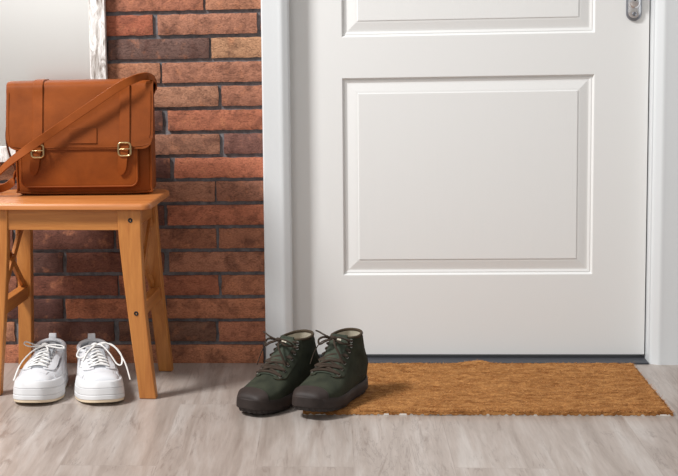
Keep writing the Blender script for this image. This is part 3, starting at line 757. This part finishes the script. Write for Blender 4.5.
    for i, t in enumerate(rows):
        for sg in (-1, 1):
            p = Lf.at(t, pi/2+sg*.72, .0036); n_ = Lf.nrm(t, pi/2+sg*.72); ey[(i, sg)] = (p, n_)
            q = n_.to_track_quat('Z', 'Y').to_matrix()
            V_, F_ = tube([(.0034*cos(2*pi*k_/14), .0034*sin(2*pi*k_/14), 0) for k_ in range(14)], .0013, 6, closed=True, k=1)
            obj('eyelet', ([p+q@Vector(v) for v in V_], F_), M_eye, b, 60)
    def over(p0, n0, p1, n1, h, ww=.0):
        md = (p0+p1)/2+(n0+n1).normalized()*h
        return [p0-n0*.003, p0+n0*.0025, p0.lerp(md, .55)+n0*.0022, md, p1.lerp(md, .55)+n1*.0022, p1+n1*.0025, p1-n1*.003]
    for i in range(len(rows)):
        (p0, n0), (p1, n1) = ey[(i, -1)], ey[(i, 1)]
        obj('lace', tube(over(p0, n0, p1, n1, .010), .0030, 7, k=5, flat=.75), M_lace, b, 60)
        if i+1 < len(rows):
            for sg in (-1, 1):
                (p0, n0), (p1, n1) = ey[(i, sg)], ey[(i+1, -sg)]
                obj('lace', tube(over(p0, n0, p1, n1, .0115+.0015*sg), .0029, 7, k=5, flat=.75), M_lace, b, 60)
    # loose bow on top
    c = Lf.at(T-2.9, pi/2, .020)
    kn = c
    obj('knot', tube([kn+Vector((-.006, 0, 0)), kn+Vector((0, -.004, .003)), kn+Vector((.006, 0, 0))], .0042, 8, k=5), M_lace, b, 60)
    return b, Lf, kn
def lace_loop(b, P, r=.0025, mat=None): obj('lace_loop', tube(P, r, 7, k=7, flat=.75), mat or M_lace, b, 60)

B2, Lf2, kn2 = boot((.1040, -.2820, .0122), -radians(25), -1, 'dark green canvas ankle boot standing on the coir mat')
B1, Lf1, kn1 = boot((.0080, -.2700, .0062), -radians(36), 1, 'dark green canvas ankle boot left of its pair, its toe on the bare floor', tilt=.020)
for b_, kn in ((B1, kn1), (B2, kn2)):
    v = lambda x, y, z: kn+Vector((x, y, z))
    lace_loop(b_, [v(-.004, 0, 0), v(-.018, -.010, .008), v(-.034, -.006, .013), v(-.045, .002, .013)])
    lace_loop(b_, [v(.004, 0, 0), v(.018, -.012, .006), v(.033, -.004, .000), v(.034, .006, -.010), v(.020, -.004, -.008), v(.004, -.002, -.002)])
    lace_loop(b_, [v(-.004, -.002, -.001), v(-.016, -.014, -.006), v(-.031, -.010, -.014), v(-.037, -.002, -.006), v(-.024, -.006, .002), v(-.006, -.003, .001)])
    lace_loop(b_, [v(.002, -.003, -.002), v(.010, -.016, -.012), v(.022, -.019, -.030), v(.030, -.018, -.050)])
    lace_loop(b_, [v(-.006, -.002, 0), v(-.026, -.012, -.008), v(-.042, -.013, -.030), v(-.050, -.020, -.058)], .0016)

def sneaker(loc, rz, side, label):
    b = thing('sneaker', label, 'sneaker', loc, rz, 'pair of white chunky sneakers'); b.scale = (1.04, 1.0, 1.05)
    LL = .272
    sp = lambda s_: .008*(max(0, s_-.18)/.092)**2
    secs = [(.2600, .040, .2590, .046, .005, 2.6, 2.4, 0), (.256, .036, .2500, .0590, .024, 3.2, 2.1, 0), (.246, .032, .2370, .0640, .0335, 3.4, 2.0, 0), (.224, .028, .2170, .0675, .0390, 3.6, 1.9, 0),
            (.198, .026, .194, .0710, .0420, 3.6, 1.85, 0), (.165, .026, .171, .0755, .0440, 3.4, 1.8, 0), (.130, .026, .150, .0800, .0415, 3.2, 1.8, 0), (.090, .026, .132, .0845, .0390, 3.0, 1.85, .001),
            (.050, .026, .119, .0875, .0370, 2.8, 2.0, .003), (.018, .032, .110, .0870, .0355, 2.5, 2.2, .005), (.007, .052, .105, .0860, .0350, 2.3, 2.3, .006), (.010, .072, .1015, .0850, .0350, 2.2, 2.3, .006), (.013, .0920, .099, .0840, .0350, 2.2, 2.3, .005)]
    Lf = Loft(secs, side, .008); T = len(secs)-1
    obj('upper', Lf.shell(0, T, 60), M_wl, b, 60)
    obj('lining', Lf.shell(T, T-2.6, 14, off=-.005, cap1=True), M_greyl, b, 60)
    N = 56; rim = [Lf.at(T, 2*pi*q/N, -.0025) for q in range(N)]
    obj('padded_collar', tube(rim, .0052, 8, closed=True, k=1), M_wl, b, 60)
    hwf = interp([(0, .036), (.04, .0395), (.11, .0405), (.19, .0525), (.235, .0520), (.272, .046)])
    def lay(z, g, rib=0):
        return [(x, y, z+sp(-y)*(1 if z > .002 else 1)) for (x, y, a) in outline(LL, hwf, Lf.cx, 120, g, .60)]
    obj('outsole', rings([lay(0, -.003), lay(.0015, .0008), lay(.0062, .0012)], True, True), M_cream, b, 35)
    obj('midsole', rings([lay(.0060, .0005), lay(.0075, .0022), lay(.0150, .0020), lay(.0165, .0006), lay(.0180, .0018), lay(.0300, .0008), lay(.0312, -.0010), lay(.0324, .0004), lay(.0440, -.0022), lay(.0465, -.0042), lay(.0472, -.0095)], True, False), M_ws, b, 30)
    # toe guard and side panels lifted off the upper
    obj('toe_guard', Lf.shell(0.15, 2.3, 16, off=.0016), M_wl2, b, 40)
    obj('toe_panel', Lf.patch(2.35, 3.2, lambda t: pi/2-.75, lambda t: pi/2+.75, .0014, .0013, 10, 14), M_wl2, b, 50)
    for sg in (-1, 1):
        lo = lambda t, sg=sg: pi/2+sg*.34
        hi = lambda t, sg=sg: pi/2+sg*(.95 if t > 4 else .34+.61*math.sqrt(max(0, (t-3.2)/.8)))
        a_, c_ = (lo, hi) if sg > 0 else (hi, lo)
        obj('eyestay', Lf.patch(3.25, 9.6, a_, c_, .0034, .0026, 26, 8), M_wl2, b, 60)
        obj('side_panel', Lf.patch(3.2, 8.2, *((-.10, .45) if sg < 0 else (pi-.45, pi+.10)), .0016, .0014, 22, 10), M_wl2, b, 60)
        obj('mesh_inset', Lf.patch(5.0, 7.6, *((.52, .62) if sg < 0 else (pi-.62, pi-.52)), .0012, .001, 12, 3), M_shad, b, 60)
        obj('heel_panel', Lf.patch(8.3, 11.4, *((-1.35, -.35) if sg < 0 else (pi+.35, pi+1.35)), .0016, .0014, 16, 12), M_wl2, b, 60)
    # tongue standing out of the throat
    tp = []
    for i in range(9):
        f = i/8; s_ = .200-.100*f if f < .9 else .200-.100*f; 
    tpath = [Lf.at(3.6, pi/2, .002), Lf.at(4.6, pi/2, .002), Lf.at(5.5, pi/2, .003), Lf.at(6.5, pi/2, .003), Lf.at(8, pi/2, .004), Lf.at(10, pi/2, .005)+Vector((0, .0, .003)), Lf.at(T, pi/2, .004)+Vector((0, .002, .010))]
    obj('tongue', ribbon(tpath, .040, .005, 5, (1, 0, 0)), M_greyl, b, 50)
    # heel loop
    h = Vector((0, -.0105, .0775))
    obj('heel_loop', ribbon([h+Vector((0, .006, -.012)), h+Vector((0, .006, .012)), h+Vector((0, .002, .0265)), h+Vector((0, -.004, .0275)), h+Vector((0, -.007, .016)), h+Vector((0, -.007, -.004))], .0165, .0022, 6, (1, 0, 0)), M_wl2, b, 40)
    rows = [3.7, 4.4, 5.15, 5.95, 6.85, 7.9]
    ey = {}
    for i, t in enumerate(rows):
        for sg in (-1, 1):
            p = Lf.at(t, pi/2+sg*.50, .0038); n_ = Lf.nrm(t, pi/2+sg*.50); ey[(i, sg)] = (p, n_)
            q = n_.to_track_quat('Z', 'Y').to_matrix()
            obj('eyelet', ([p+q@Vector(v) for v in lathe([(.0026, -.001), (.0026, .0006), (.001, .0006)], 10)[0]], lathe([(.0026, -.001), (.0026, .0006), (.001, .0006)], 10)[1]), M_shad, b, 60)
    def over(p0, n0, p1, n1, h):
        md = (p0+p1)/2+(n0+n1).normalized()*h
        return [p0-n0*.002, p0+n0*.0020, p0.lerp(md, .55)+n0*.0020, md, p1.lerp(md, .55)+n1*.0020, p1+n1*.0020, p1-n1*.002]
    for i in range(len(rows)):
        if i == 0:
            (p0, n0), (p1, n1) = ey[(0, -1)], ey[(0, 1)]
            obj('lace', tube(over(p0, n0, p1, n1, .0065), .0022, 7, k=5, flat=.7), M_wlace, b, 60)
        if i+1 < len(rows):
            for sg in (-1, 1):
                (p0, n0), (p1, n1) = ey[(i, sg)], ey[(i+1, -sg)]
                obj('lace', tube(over(p0, n0, p1, n1, .0085+.0015*sg), .0022, 7, k=5, flat=.7), M_wlace, b, 60)
    kn = Lf.at(8.3, pi/2, .013)
    obj('knot', tube([kn+Vector((-.006, 0, 0)), kn+Vector((0, -.003, .003)), kn+Vector((.006, 0, 0))], .0036, 8, k=5), M_wlace, b, 60)
    return b, Lf, kn
S1, LS1, k1 = sneaker((-.6230, -.1500, .0006), .0, -1, 'white chunky sneaker on the left, its bow tied flat and wide')
S2, LS2, k2 = sneaker((-.5320, -.1530, .0006), .225, 1, 'white chunky sneaker on the right, a big lace loop hanging over its side')
v = lambda x, y, z: k1+Vector((x, y, z))
lace_loop(S1, [v(0, 0, 0), v(-.018, -.004, .001), v(-.040, -.006, .009), v(-.046, -.006, .005), v(-.036, -.010, .000), v(-.014, -.008, -.001), v(0, -.004, 0)], .0020, M_wlace)
lace_loop(S1, [v(0, 0, 0), v(.018, -.004, .002), v(.038, -.008, .001), v(.045, -.010, -.004), v(.034, -.012, -.004), v(.014, -.009, -.001), v(0, -.004, 0)], .0020, M_wlace)
lace_loop(S1, [v(-.002, -.004, -.001), v(-.020, -.016, -.006), v(-.040, -.030, -.022), v(-.052, -.048, -.040), v(-.058, -.080, -.062)], .0020, M_wlace)
lace_loop(S1, [v(.002, -.004, -.001), v(.010, -.020, -.004), v(.012, -.045, -.006)], .0018, M_wlace)
v = lambda x, y, z: k2+Vector((x, y, z))
lace_loop(S2, [v(0, 0, 0), v(-.018, -.010, .001), v(-.036, -.014, -.006), v(-.042, -.022, -.018), v(-.030, -.028, -.020), v(-.014, -.016, -.008), v(0, -.004, 0)], .0020, M_wlace)
lace_loop(S2, [v(0, 0, 0), v(.014, -.014, .002), v(.030, -.032, -.014), v(.044, -.048, -.034), v(.054, -.050, -.034), v(.054, -.036, -.016), v(.036, -.014, .002), v(.012, -.004, .003), v(0, 0, 0)], .0021, M_wlace)
lace_loop(S2, [v(.002, 0, .001), v(.022, -.008, .006), v(.044, -.024, -.004), v(.061, -.052, -.030), v(.069, -.085, -.062)], .0020, M_wlace)
lace_loop(S2, [v(-.002, -.003, 0), v(-.020, -.024, -.012), v(-.036, -.050, -.036), v(-.046, -.090, -.066)], .0020, M_wlace)
